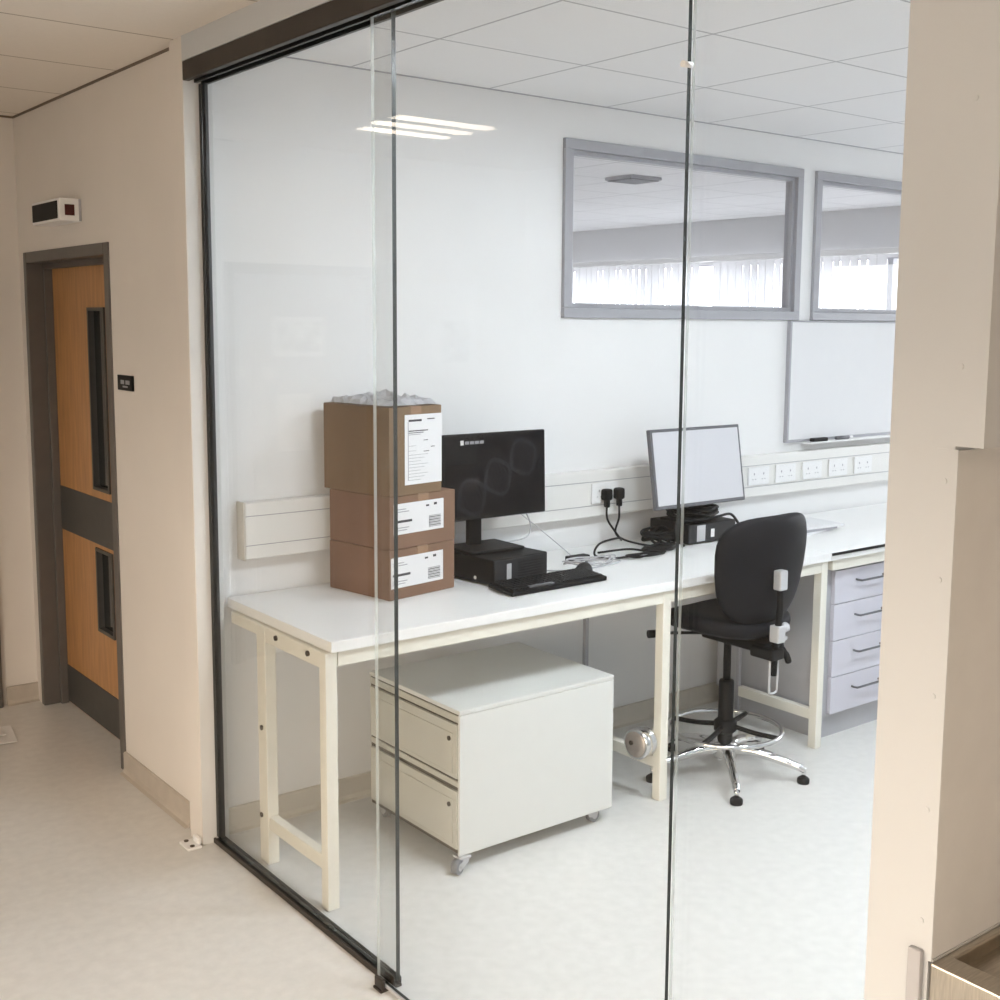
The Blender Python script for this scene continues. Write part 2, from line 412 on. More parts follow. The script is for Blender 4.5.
MB().box(.18, 5.704, 1.09, .38, 5.71, 1.39, M['paper']).done('door_notice', d2)
struct(MB().box(1.38, 5.665, 0, 1.437, 5.70, 2.06, g, .003), 'trim_5')

nb = thing('noticeboard', 'white noticeboard with pinned sheets on the corridor end wall', 'noticeboard', (-.62, 5.7, 1.0))
MB().box(-.93, 5.675, .95, -.32, 5.70, 1.985, M['white_pl'], .004).done('board', nb)
MB().box(-.87, 5.672, 1.54, -.68, 5.675, 1.78, M['poster']).done('pinned_sheet', nb)
MB().box(-.6, 5.672, 1.5, -.42, 5.675, 1.78, M['paper']).done('pinned_sheet', nb)

# ------------------------------------------------------------------ glass front
gp = thing('glass_panel', 'fixed clear glass pane in dark channel beside the white wall end', 'glass panel', (1.62, 3.15, 0))
def pane(y0, y1, z0, z1, x0, x1, name, root, far='glass_edge'):
    b = MB(); e = M['glass_edge']; gm = M['glass']
    P = lambda x, y, z: (x, y, z)
    b.poly([P(x0, y0, z0), P(x0, y1, z0), P(x0, y1, z1), P(x0, y0, z1)], gm)
    b.poly([P(x1, y0, z0), P(x1, y0, z1), P(x1, y1, z1), P(x1, y1, z0)], gm)
    b.poly([P(x0, y0, z0), P(x0, y0, z1), P(x1, y0, z1), P(x1, y0, z0)], e)
    b.poly([P(x0, y1, z0), P(x1, y1, z0), P(x1, y1, z1), P(x0, y1, z1)], M[far])
    b.poly([P(x0, y0, z1), P(x0, y1, z1), P(x1, y1, z1), P(x1, y0, z1)], e)
    b.poly([P(x0, y0, z0), P(x1, y0, z0), P(x1, y1, z0), P(x0, y1, z0)], e)
    bmesh.ops.remove_doubles(b.bm, verts=b.bm.verts, dist=1e-6)
    return b.done(name, root)
pane(2.585, 3.712, .02, 2.53, 1.614, 1.626, 'glass_pane', gp)
MB().box(1.603, 2.60, 0, 1.610, 3.7345, .017, M['rail'], .001).box(1.610, 2.60, 0, 1.640, 3.7345, .012, M['black_seal']).box(1.630, 2.60, 0, 1.640, 3.7345, .018, M['black_seal']).done('floor_channel', gp)
MB().box(1.615, 3.712, .020, 1.636, 3.7345, 2.515, M['black_seal']).done('wall_channel', gp)
sd = thing('sliding_glass_door', 'frameless clear glass sliding door leaf overlapping the fixed pane', 'glass door', (1.594, 2.1, 0))
pane(1.558, 2.640, .016, 2.515, 1.589, 1.598, 'glass_leaf', sd, 'glass_edge_lt')
MB().box(1.5845, 1.558, .008, 1.5995, 2.645, .0155, M['silver']).done('bottom_seal', sd)
MB().cyl((1.578, 1.560, 2.235), (1.600, 1.560, 2.235), .006, M['white_pl'], n=12).done('glass_clip', sd)
fp = thing('glass_panel', 'fixed clear glass pane next to the beige nib wall', 'glass panel', (1.62, 1.35, 0))
pane(1.104, 1.571, .02, 2.53, 1.614, 1.622, 'glass_pane', fp, 'glass_edge_lt')
gd = thing('floor_guide', 'small dark metal door guide on the floor at the pane overlap', 'door guide', (1.595, 2.61, 0))
MB().box(1.566, 2.585, 0, 1.632, 2.625, .007, M['rail'], .001).done('base_plate', gd)
MB().box(1.570, 2.585, .007, 1.580, 2.625, .034, M['rail'], .002).done('guide_jaw', gd)
MB().box(1.603, 2.585, .007, 1.611, 2.625, .034, M['rail'], .002).done('guide_jaw', gd)
hr = thing('sliding_door_rail', 'dark bronze overhead sliding rail running above the glass', 'door rail', (1.60, 2.4, 2.52))
MB().box(1.562, 1.10, 2.520, 1.585, 3.7345, 2.578, M['rail'], .003).box(1.585, 1.10, 2.556, 1.642, 3.7345, 2.578, M['rail']).done('rail_cover', hr)
MB().box(1.600, 1.10, 2.518, 1.610, 3.7345, 2.556, M['black_seal']).box(1.632, 1.10, 2.516, 1.642, 3.7345, 2.556, M['black_seal']).done('rail_track', hr)

fb = thing('floor_bracket', 'small white floor bracket with two dark screws at the wall end', 'bracket', (1.555, 3.76, 0))
MB().box(1.505, 3.715, 0, 1.555, 3.795, .009, M['white_pl'], .003).box(1.545, 3.73, .009, 1.559, 3.775, .03, M['white_pl'], .003).done('bracket_plate', fb)
for y in (3.73, 3.782): MB().cyl((1.525, y, .009), (1.525, y, .012), .008, M['bolt'], n=10).done('screw', fb)

# ------------------------------------------------------------------ corridor things
sg = thing('alarm_box', 'white box above the timber door with dark front and red square', 'wall sign', (1.6, 5.0, 2.15))
MB().box(1.515, 4.84, 2.150, 1.60, 5.19, 2.238, M['white_pl'], .004).done('housing', sg)
MB().box(1.512, 4.862, 2.160, 1.515, 5.178, 2.228, M['black'], .001).done('dark_front', sg)
MB().box(1.535, 4.836, 2.172, 1.572, 4.84, 2.214, M['red'], .001).done('red_lens', sg)
MB().box(1.589, 4.838, 2.152, 1.598, 4.84, 2.236, M['ink_grey']).done('end_seam', sg)
rs = MB().box(1.592, 4.335, 1.512, 1.60, 4.485, 1.568, M['black'], .001)
for i, (a, c) in enumerate(((4.36, 4.40), (4.415, 4.45))): rs.box(1.5912, a, 1.535, 1.592, c, 1.55, M['ink_grey'])
rs.box(1.5912, 4.38, 1.523, 1.592, 4.43, 1.529, M['ink_grey'])
rs.done('door_sign', label='small black room sign with faint grey writing beside timber door', category='sign', origin=(1.596, 4.41, 1.512))
pp = MB()
for (cx_, cy_, a_, tx, w_, h_) in ((1.22, 5.27, -.15, .03, .30, .21), (1.20, 5.29, .1, -.04, .24, .17)):
    mxp = Matrix.Translation((cx_, cy_, .009 if w_ > .25 else .018)) @ Matrix.Rotation(a_, 4, 'Z') @ Matrix.Rotation(tx, 4, 'X')
    pp.box(-w_ / 2, -h_ / 2, 0, w_ / 2, h_ / 2, .003, M['white_pl'], .001, mxp)
pp.done('paper_sheet', label='folded white paper lying on the corridor floor by left edge', category='paper', origin=(1.2, 5.3, 0))

def ceiling_light(x0, y0, lam, label, x1=None, y1=None):
    x1 = x1 or x0 + .6; y1 = y1 or y0 + .6
    r = thing('ceiling_light', label, 'ceiling light', ((x0 + x1) / 2, (y0 + y1) / 2, CZ))
    f = MB(); t = .03; z0 = CZ - .016; z1 = CZ - .001
    f.box(x0, y0, z0, x1, y0 + t, z1, M['white_pl']).box(x0, y1 - t, z0, x1, y1, z1, M['white_pl'])
    f.box(x0, y0 + t, z0, x0 + t, y1 - t, z1, M['white_pl']).box(x1 - t, y0 + t, z0, x1, y1 - t, z1, M['white_pl'])
    f.box(x0 + t, y0 + t, z1 - .003, x1 - t, y1 - t, z1, M['white_pl'])
    w = (y1 - y0 - 2 * t) / 3
    for k in (1, 2): f.box(x0 + t, y0 + t + k * w - .006, z0, x1 - t, y0 + t + k * w + .006, z1, M['white_pl'])
    f.done('light_frame', r)
    for k in range(3):
        yc = y0 + t + (k + .5) * w
        MB().box(x0 + t + .01, yc - .035, z0 + .003, x1 - t - .01, yc + .035, z1 - .004, lam).done('lamp_tube', r)
ceiling_light(-.2, 4.4, M['lamp_warm'], 'square corridor ceiling light nearest the far double door')
ceiling_light(-.2, 1.4, M['lamp_warm'], 'square corridor ceiling light above the stretch before the glass front')
ceiling_light(-.2, -1.6, M['lamp_warm'], 'square corridor ceiling light behind the camera')
ceiling_light(2.2, 1.44, M['lamp_cool'], 'square lab ceiling light nearest the glass front')
ceiling_light(3.4, 1.44, M['lamp_cool'], 'square lab ceiling light second from the glass front')
ceiling_light(3.4, 6.24, M['lamp_next_added'], 'added unseen ceiling light of the next room nearer the partition')  # added out of view to brighten the next room
ceiling_light(4.6, 8.04, M['lamp_next_added'], 'added unseen ceiling light of the next room farther from the partition')  # another added lamp, hidden from the camera, lifting the same room
ceiling_light(2.4, -.8, M['lamp_warm'], 'added unseen ceiling light above the alcove with the steel counter')  # added out of view to light the counter and splash panel

vt = MB().box(5.02, 5.36, CZ - .02, 5.27, 5.60, CZ, M['unit_grey'], .003)
for i in range(8): vt.box(5.03, 5.375 + i * .028, CZ - .026, 5.26, 5.389 + i * .028, CZ - .02, M['bezel'])
vt.done('ceiling_vent', label='dark square ceiling vent seen through the wide internal window', category='vent', origin=(5.15, 5.48, CZ - .02))

# ------------------------------------------------------------------ lab bench
DZ = .838
def bench(x0, x1, y0, y1, legs, label, black_edge=False):
    r = thing('lab_bench', label, 'bench', ((x0 + x1) / 2, (y0 + y1) / 2, 0))
    t = MB().box(x0, y0, DZ - .034, x1, y1, DZ, M['bench_top'], .003)
    t.done('worktop', r)
    c = M['bench_frame']
    MB().box(x0 + .03, y0 + .015, DZ - .082, x1 - .02, y0 + .05, DZ - .036, c, .003).done('front_rail', r)
    MB().box(x0 + .03, y1 - .06, DZ - .082, x1 - .02, y1 - .025, DZ - .036, c, .003).done('rear_rail', r)
    for i, xl in enumerate(legs):
        MB().box(xl, y0 + .012, 0, xl + .04, y0 + .052, DZ - .036, c, .003).done('leg', r)
        if i == 0: MB().box(xl, y0 + .41, 0, xl + .04, y0 + .47, DZ - .036, c, .003).done('leg', r)
        else: MB().box(xl + .008, y0 + .452, 0, xl + .026, y0 + .47, DZ - .036, M['win_frame'], .002).done('leg', r, label='slim grey rear leg')
        MB().box(xl + .004, y0 + .052, .12, xl + .036, y0 + (.41 if i == 0 else .45), .165, c, .003).done('stretcher', r)
        e = MB().box(xl + .002, y0 + .052, DZ - .088, xl + .038, y0 + .41, DZ - .036, c, .003)
        e.box(xl + .002, y0 + .47, DZ - .075, xl + .038, y1 - .06, DZ - .036, c, .003)
        e.done('end_rail', r)
        if i == 0:
            for (yy, zz) in ((y0 + .12, DZ - .058), (y0 + .33, DZ - .056), (y0 + .44, .46), (y0 + .452, .16)):
                MB().cyl((xl - .004, yy, zz), (xl + .003, yy, zz), .009, M['bolt'], n=8).done('bolt', r)
    return r
b1 = bench(1.688, 4.029, 3.052, 3.775, (1.672 + .002, 3.07, 3.985), 'long white lab bench on cream metal frame behind the glass')
b2 = bench(4.032, 6.4, 3.052, 3.775, (6.3,), 'white lab bench continuing above the lilac drawer unit')
MB().box(4.032, 3.047, DZ - .012, 6.4, 3.0515, DZ - .001, M['black']).done('edge_strip', b2)
# cross rail low at the back of the bench
# drawer unit
du = thing('drawer_unit', 'grey under-bench cabinet with four pale lilac drawers', 'drawer unit', (4.32, 3.4, 0))
MB().box(4.085, 3.12, .10, 4.62, 3.72, .748, M['unit_grey'], .002).done('carcass', du)
MB().box(4.10, 3.14, 0, 4.60, 3.70, .10, M['unit_grey']).done('plinth', du)
zs = [.112, .275, .435, .595, .742]
for k in range(4):
    d = MB().box(4.125, 3.10, zs[k] + .0015, 4.605, 3.12, zs[k + 1] - .0015, M['drawer_lilac'], .002).done('drawer', du)
    z = (zs[k] + zs[k + 1]) / 2 + .02
    MB().tube([(4.27, 3.10, z), (4.27, 3.075, z), (4.29, 3.070, z), (4.44, 3.070, z), (4.46, 3.075, z), (4.46, 3.10, z)], .005, M['bezel'], smooth=3).done('handle', d)
du2 = thing('drawer_unit', 'grey under-bench cabinet further right behind the nib wall', 'drawer unit', (4.95, 3.4, 0))
MB().box(4.64, 3.12, .10, 5.20, 3.72, .748, M['unit_grey'], .002).done('carcass', du2)
MB().box(4.66, 3.14, 0, 5.18, 3.70, .10, M['unit_grey']).done('plinth', du2)
for k in range(4):
    d = MB().box(4.655, 3.10, zs[k] + .003, 5.185, 3.12, zs[k + 1] - .003, M['drawer_lilac'], .002).done('drawer', du2)

# dado trunking with sockets
tk = thing('cable_trunking', 'white dado trunking along the wall above the bench', 'trunking', (3.7, YB, .96))
b = MB().box(1.745, 3.738, .965, 7.0, YB, 1.160, M['cream_pl'], .004)
b.box(1.745, 3.7365, 1.113, 7.0, 3.738, 1.1155, M['ink_grey']).box(1.745, 3.7365, 1.012, 7.0, 3.738, 1.0145, M['ink_grey'])
b.done('trunking_body', tk)
MB().box(1.738, 3.736, .963, 1.745, YB, 1.162, M['skirt_lab']).done('end_cap', tk)
for x in (3.30, 4.085, 4.275, 4.47, 4.67, 4.875, 5.08):
    s_ = MB().box(x, 3.7285, 1.022, x + .146, 3.7365, 1.108, M['white_pl'], .002).done('socket', tk)
    for c in (x + .04, x + .106):
        q = MB().box(c - .003, 3.728, 1.07, c + .003, 3.7286, 1.08, M['ink_grey']); q.box(c - .013, 3.728, 1.048, c - .006, 3.7286, 1.052, M['ink_grey']); q.box(c + .006, 3.728, 1.048, c + .013, 3.7286, 1.052, M['ink_grey'])
        q.done('outlet_holes', s_)

# whiteboard
wb = thing('whiteboard', 'large whiteboard with pen tray under the right internal window', 'whiteboard', (5.3, YB, 1.2))
MB().box(4.60, YB - .016, 1.215, 6.2, YB - .002, 1.788, M['paper']).done('board', wb)
f = MB()
for (a, c, d, e) in ((4.588, 1.203, 6.21, 1.217), (4.588, 1.786, 6.21, 1.793), (4.588, 1.217, 4.602, 1.786), (6.198, 1.217, 6.21, 1.786)):
    f.box(a, YB - .022, c, d, YB, e, M['win_frame'], .001)
f.done('board_frame', wb)
MB().box(4.7, YB - .075, 1.196, 5.6, YB - .022, 1.204, M['white_pl'], .002).done('pen_tray', wb)
MB().box(4.74, 3.722, 1.204, 4.85, 3.752, 1.222, M['black'], .004).done('board_eraser', label='black board eraser lying on the whiteboard tray', category='eraser', origin=(4.8, 3.737, 1.204))
MB().cyl((4.93, 3.737, 1.213), (5.03, 3.737, 1.213), .009, M['bezel'], n=12).cyl((5.03, 3.737, 1.213), (5.06, 3.737, 1.213), .007, M['white_pl'], n=12).done('board_marker', label='dark grey marker pen lying on the whiteboard tray', category='pen', origin=(5, 3.737, 1.204))

# ------------------------------------------------------------------ cardboard boxes
def carton(name_label, c, yaw, w, d, h, z, mt, label_rect, lines, dark):
    """c = near bottom corner (x,y); local +x along the front (label) face, +y back."""
    mx = Matrix.Translation((c[0], c[1], z)) @ Matrix.Rotation(yaw, 4, 'Z')
    r = thing('cardboard_box', name_label, 'box', (c[0], c[1], z), 'cartons stacked on the bench')
    b = MB().box(0, 0, 0, w, d, h, mt, .003, mx)
    b.box(w * .5 - .025, -.0006, h - .05, w * .5 + .025, d + .0006, h + .0006, M['tape'], 0, mx)
    b.done('carton', r)
    x0, z0, x1, z1 = label_rect
    q = MB().box(x0, -.0016, z0, x1, -.0004, z1, M['paper'], 0, mx)
    for (a, e, c2, f, dk) in lines:
        q.box(x0 + a * (x1 - x0), -.0022, z0 + e * (z1 - z0), x0 + c2 * (x1 - x0), -.0016, z0 + f * (z1 - z0), M['ink'] if dk else M['ink_grey'], 0, mx)
    q.done('shipping_label', r, label='white printed label')
    return r, mx
ship = [(.03, .38, .36, .46, 1), (.03, .72, .3, .75, 0), (.03, .8, .24, .83, 0), (.64, .80, .70, .86, 1), (.80, .82, .86, .90, 1), (.03, .12, .26, .15, 0), (.03, .2, .3, .23, 0)]
for k in range(9): ship.append((.70, .10 + k * .045, .94, .125 + k * .045, 1 if k % 2 else 0))
r3, m3 = carton('bottom cardboard box of the stack on the white bench', (2.100, 3.392), .17, .306, .317, .172, DZ, M['card'], (.006, .04, .248, .145), ship, 0)
r2, m2 = carton('middle cardboard box of the stack with a shipping label', (2.102, 3.392), .17, .306, .317, .180, DZ + .173, M['card'], (.016, .05, .248, .155), ship, 0)
big = [(.1, .90, .45, .93, 1), (.6, .92, .8, .935, 1), (.1, .76, .62, .775, 1), (.1, .735, .5, .745, 1), (.1, .71, .42, .72, 0), (.5, .62, .62, .63, 1), (.1, .55, .3, .556, 0), (.5, .46, .65, .47, 1), (.1, .48, .3, .486, 0), (.7, .52, .8, .53, 1)]
for k in range(9): big.append((.1, .06 + k * .045, .42 + .1 * (k % 3), .066 + k * .045, 0))
big.append((.08, .06, .095, .9, 0))
r1, m1 = carton('top taller cardboard box with full-height white label', (2.100, 3.389), .17, .240, .345, .300, DZ + .354, M['card_lt'], (.068, .035, .239, .272), big, 0)
# crumpled plastic film on the top box
pf = MB(); rnd = random.Random(11); G1, G2 = 15, 15; gr = []
for i in range(G1):
    row = []
    for j in range(G2):
        u = i / (G1 - 1); v = j / (G2 - 1)
        hgt = .008 + .035 * max(0, math.sin(PI * u) * math.sin(PI * v)) * rnd.random() + rnd.uniform(0, .012)
        p = m1 @ Vector((.005 + .23 * u + rnd.uniform(-.006, .006), .01 + .32 * v + rnd.uniform(-.006, .006), .3012 + (hgt if 0 < i < G1 - 1 and 0 < j < G2 - 1 else .003)))
        row.append(pf.bm.verts.new(p))
    gr.append(row)
k = pf.mi(M['film'])
for i in range(G1 - 1):
    for j in range(G2 - 1):
        pf.bm.faces.new((gr[i][j], gr[i + 1][j], gr[i + 1][j + 1], gr[i][j + 1])).material_index = k
bmesh.ops.solidify(pf.bm, geom=pf.bm.faces[:], thickness=.0012)
pf.done('packing_film', label='crumpled grey packing film lying on the top cardboard box', category='packaging', origin=(2.2, 3.55, DZ + .655))

# ------------------------------------------------------------------ computers
def monitor(root, cx, cy, z0, w, h, yaw, tilt, bez, depth, smat, bezmat, base, art=None):
    """cx,cy: front bottom centre; tilt: lean back."""
    mx = Matrix.Translation((cx, cy, z0)) @ Matrix.Rotation(yaw, 4, 'Z') @ Matrix.Rotation(-tilt, 4, 'X')
    b = MB().box(-w / 2, 0, 0, w / 2, depth, h, bezmat, .004, mx)
    b.box(-w * .32, depth, h * .15, w * .32, depth + .025, h * .8, bezmat, .01, mx)
    b.done('monitor_housing', root)
    s_ = MB().box(-w / 2 + bez, -.001, bez * 1.2, w / 2 - bez, 0.0005, h - bez, smat, 0, mx).done('screen', root)
    if art: art(mx, s_, w, h)
    return mx
def helix(mx, par, w, h):
    q = MB()
    def strip(pts, wd, m, y):
        for i in range(len(pts) - 1):
            (x0, z0), (x1, z1) = pts[i], pts[i + 1]
            dx, dz = x1 - x0, z1 - z0; l = math.hypot(dx, dz) or 1; nx, nz = -dz / l * wd / 2, dx / l * wd / 2
            q.poly([mx @ Vector(p) for p in ((x0 + nx, y, z0 + nz), (x0 - nx, y, z0 - nz), (x1 - nx, y, z1 - nz), (x1 + nx, y, z1 + nz))], m)
    for ph, y in ((0, -.0014), (PI, -.0016)):
        pts = []
        for k in range(61):
            t = k / 60; base = (-.17 + .36 * t, .05 + .2 * t)
            off = .062 * math.sin(2 * PI * 1.5 * t + ph)
            x, z = base[0] - off * .5, base[1] + off
            pts.append((x, min(z, h - .014)))
        strip(pts, .016, M['screen_art'], y)
    for k in range(26):
        t = (k + .5) / 26; off = .062 * math.sin(3 * PI * t); bx, bz = -.17 + .36 * t, .05 + .2 * t
        if abs(off) > .012: strip([(bx - off * .5, min(bz + off, h - .014)), (bx + off * .5, min(bz - off, h - .014))], .003, M['screen_art'], -.0012)
    q.done('screen_pattern', par); q = MB()
    x0 = -w / 2 + .085; z0 = h - .04
    q.box(x0 - .006, -.0018, z0, x0 + .008, -.001, z0 + .017, M['paper'], 0, mx)
    for k in range(4): q.box(x0 + .014 + k * .022, -.0018, z0 + .002, x0 + .032 + k * .022, -.001, z0 + .013, M['screen_art2'], 0, mx)
    q.done('screen_logo', par)
m1r = thing('monitor', 'black flat monitor with faint helix picture beside the cardboard boxes', 'monitor', (2.55, 3.5, .936))
mx = monitor(m1r, 2.654, 3.535, 1.055, .474, .316, .0, .03, .012, .022, M['screen'], M['black'], None, helix)
MB().box(2.568, 3.590, .947, 2.628, 3.612, 1.25, M['black'], .004).done('stand_column', m1r)
MB().box(2.56, 3.570, 1.16, 2.66, 3.592, 1.26, M['black'], .004).done('mount_plate', m1r)
MB().box(2.50, 3.47, .9365, 2.74, 3.66, .947, M['black'], .004).done('stand_base', m1r)

pc = thing('desktop_computer', 'small black desktop computer lying flat under the left monitor', 'computer', (2.51, 3.352, DZ))
mp = Matrix.Translation((2.508, 3.352, DZ)) @ Matrix.Rotation(.10, 4, 'Z')
MB().box(0, .003, .006, .27, .33, .097, M['black'], .004, mp).done('case', pc)
q = MB().box(.004, 0, .010, .266, .004, .093, M['pc_front'], .001, mp)
for k in range(6): q.box(.12, -.0006, .025 + k * .01, .25, 0, .029 + k * .01, M['black'], 0, mp)
q.done('front_panel', pc)
MB().box(.062, -.0016, .022, .084, -.0002, .078, M['silver'], 0, mp).done('front_badge', pc)
MB().cyl(mp @ Vector((-.0015, .10, .022)), mp @ Vector((.001, .10, .022)), .007, M['paper'], n=14).done('power_button', pc)
for x in (.03, .24):
    for y in (.03, .3): MB().box(x - .012, y - .012, 0, x + .012, y + .012, .006, M['rubber'], 0, mp).done('foot', pc)

def keyboard(label, loc, yaw, w=.445, d=.14, z=DZ, rootname='keyboard'):
    r = thing(rootname, label, 'keyboard', (loc[0], loc[1], z))
    mx = Matrix.Translation((loc[0], loc[1], z)) @ Matrix.Rotation(yaw, 4, 'Z') @ Matrix.Rotation(.07, 4, 'X')
    MB().box(0, 0, .001, w, d, .018, M['black'], .004, mx).done('keyboard_body', r)
    q = MB().box(.008, .008, .0175, w - .008, .128, .0195, M['black'], 0, mx); kw = (w - .02) / 22
    for row in range(6):
        for c in range(22):
            if row == 0 and 4 <= c < 10:
                if c == 4: q.box(.01 + c * kw, .012, .018, .01 + 10 * kw - .002, .028, .024, M['bezel'], .001, mx, 1)
                continue
            q.box(.01 + c * kw, .012 + row * .0195, .018, .01 + (c + 1) * kw - .0025, .028 + row * .0195, .024, M['black'], .0015, mx, 1)
    q.done('keys', r)
    return r
keyboard('black keyboard in front of the left desktop computer', (2.470, 3.195), .02)
def mouse(label, c, yaw):
    r = thing('computer_mouse', label, 'mouse', (c[0], c[1], DZ))
    mx = Matrix.Translation((c[0], c[1], DZ)) @ Matrix.Rotation(yaw, 4, 'Z')
    b = bmesh.new(); bmesh.ops.create_uvsphere(b, u_segments=20, v_segments=12, radius=1)
    for v in b.verts:
        v.co = Vector((v.co.x * .055, v.co.y * .031, max(0, v.co.z) * .036))
    for f in b.faces: f.smooth = True
    mm = MB(); mm._take(b, M['black'], mx); mm.done('mouse_body', r)
    MB().cyl(mx @ Vector((.03, -.004, .029)), mx @ Vector((.03, .004, .029)), .008, M['bezel'], n=12).done('scroll_wheel', r)
mouse('black computer mouse behind right end of the keyboard', (2.95, 3.375), .5)
pa = thing('power_adapter', 'slim black power adapter lying among the cables', 'power adapter', (3.02, 3.53, DZ))
MB().box(3.02, 3.53, DZ, 3.12, 3.57, DZ + .022, M['black'], .004).done('adapter_body', pa)

m2r = thing('monitor', 'tilted monitor with blank pale grey screen and thin graphite bezel', 'monitor', (3.74, 3.57, .936))
mx = monitor(m2r, 3.734, 3.508, 1.008, .545, .335, .0, .16, .013, .022, M['screen_lit'], M['bezel'], None)
MB().box(3.715, 3.585, .937, 3.765, 3.615, 1.12, M['black'], .004).done('stand_column', m2r)
MB().cyl((3.70, 3.585, 1.12), (3.78, 3.585, 1.12), .022, M['black']).done('tilt_hinge', m2r)
MB().box(3.66, 3.54, .927, 3.83, 3.69, .938, M['black'], .004).done('stand_base', m2r)

pc2 = thing('desktop_computer', 'small black desktop computer under the right monitor beside tangled cables', 'computer', (3.66, 3.52, DZ))
mp = Matrix.Translation((3.66, 3.515, DZ)) @ Matrix.Rotation(-.02, 4, 'Z')
MB().box(0, .003, .005, .29, .24, .088, M['black'], .004, mp).done('case', pc2)
MB().box(.004, 0, .008, .286, .004, .085, M['pc_front'], .001, mp).done('front_panel', pc2)
MB().box(.05, -.002, .012, .10, 0, .082, M['silver'], .001, mp).done('front_badge', pc2)
MB().box(.135, -.002, .025, .155, 0, .06, M['paper'], 0, mp).done('sticker', pc2)
for x in (.03, .26):
    for y in (.03, .21): MB().box(x - .012, y - .012, 0, x + .012, y + .012, .005, M['rubber'], 0, mp).done('foot', pc2)

def cable(name, label, pts, r, m, smooth=7, cat='cable', group=None):
    o = MB().tube(pts, r, m, n=8, smooth=smooth).done(name, label=label, category=cat, origin=pts[0])
    if group: o['group'] = group
    return o
def coil(cx, cy, rx, ry, turns, z0, seed, jit=.02, lift=.01):
    rn = random.Random(seed); pts = []
    for i in range(int(turns * 8)):
        a = i * PI / 4 + rn.uniform(-.15, .15)
        pts.append((cx + rx * math.cos(a) * (1 + rn.uniform(-jit, jit) * 6), cy + ry * math.sin(a) * (1 + rn.uniform(-jit, jit) * 6), z0 + rn.random() * lift + .0028 * (i // 8)))
    return pts
# plugs and power leads
for i, (px, dx, lab) in enumerate(((3.365, -.11, 'left black plug with lead in the trunking socket'), (3.435, .05, 'right black plug with lead in the trunking socket'))):
    r = thing('power_plug', lab, 'plug', (px, 3.71, 1.03))
    b = MB().box(px - .020, 3.690, 1.035, px + .020, 3.728, 1.084, M['black'], .009)
    b.box(px - .009, 3.695, 1.005, px + .009, 3.720, 1.04, M['black'], .005)
    b.done('plug_body', r)
    z = DZ + .006
    if i == 0:
        pts = [(px, 3.708, 1.01), (px + .002, 3.705, .955), (px + .035, 3.69, .90), (px + .04, 3.66, .87), (px - .03, 3.60, z + .05), (px - .16, 3.57, z + .045), (px - .22, 3.53, z + .01), (px - .16, 3.48, z), (px - .02, 3.48, z), (px + .04, 3.52, z), (px - .02, 3.56, z + .008), (px - .16, 3.58, z + .006)]
    else:
        pts = [(px, 3.708, 1.01), (px - .002, 3.705, .955), (px - .035, 3.69, .90), (px - .03, 3.65, .875), (px + .02, 3.60, z + .012), (px + .09, 3.57, z), (px + .18, 3.56, z), (px + .225, 3.60, z)]
    MB().tube(pts, .0045, M['black'], smooth=8).done('power_lead', r)
cable('cable_coil', 'black coiled cables on the bench between the two computers', coil(3.47, 3.50, .085, .035, 5, DZ + .007, 2), .005, M['black'])
cable('cable_coil', 'loose black cable bundle left of the right computer', coil(3.56, 3.60, .075, .045, 6, DZ + .012, 5, .03, .05), .006, M['black'])
cable('cable_coil', 'thin dark cable lying in a flat loop near the black plugs', coil(3.34, 3.44, .10, .03, 2, DZ + .005, 8), .0035, M['black'])
cable('network_cable', 'thin pale grey cable looping on the bench right of keyboard', coil(3.05, 3.46, .12, .06, 3, DZ + .004, 9, .03, .02), .0028, M['cable_w'])
cable('network_cable', 'thin grey cable trailing from behind the left computer', [(2.80, 3.52, DZ + .003), (2.90, 3.42, DZ + .003), (3.06, 3.40, DZ + .003), (3.2, 3.44, DZ + .003), (3.16, 3.52, DZ + .003), (3.0, 3.56, DZ + .003)], .0028, M['cable_w'])
cable('network_cable', 'grey lead hanging down behind the left monitor', [(2.82, 3.605, 1.12), (2.865, 3.62, 1.04), (2.885, 3.62, .99), (2.85, 3.60, .95), (2.74, 3.60, .939)], .003, M['cable_w'])
cable('network_cable', 'thin straight grey lead slanting down to the bench', [(2.90, 3.72, 1.03), (3.02, 3.66, .92), (3.10, 3.62, DZ + .003)], .002, M['cable_w'], 4)
for k in range(3):
    cable('monitor_lead', 'black lead sagging between the cardboard boxes and left monitor', [(2.54, 3.61, 1.10), (2.49, 3.63, 1.02 - .03 * k), (2.46, 3.66, .96 - .02 * k), (2.5, 3.70, .90), (2.52, 3.70, DZ + .006 + .01 * k)], .004, M['black'], group='leads behind the left monitor')
cable('cable_pile', 'heap of dark cables lying on top of the right computer', coil(3.80, 3.63, .12, .085, 9, .940, 12, .04, .022), .006, M['black'])
cable('cable_pile', 'dark leads trailing over left side of the right computer', [(3.62, 3.50, DZ + .006), (3.59, 3.52, .88), (3.63, 3.56, .937), (3.68, 3.52, .945), (3.76, 3.52, .944), (3.86, 3.53, .945), (3.97, 3.56, .94), (3.99, 3.53, .90), (4.0, 3.5, DZ + .006)], .006, M['black'])

pb = MB()
for k in range(3):
    mx = Matrix.Translation((4.18 + .03 * k, 3.36 + .02 * k, DZ + .010 * k)) @ Matrix.Rotation(.15 - .12 * k, 4, 'Z')
    pb.box(0, 0, 0, .297, .21, .010, M['paper'] if k != 1 else M['ink_grey'], 0, mx)
pb.done('paper_stack', label='low stack of white papers on the bench beyond the chair', category='papers', origin=(4.3, 3.45, DZ))

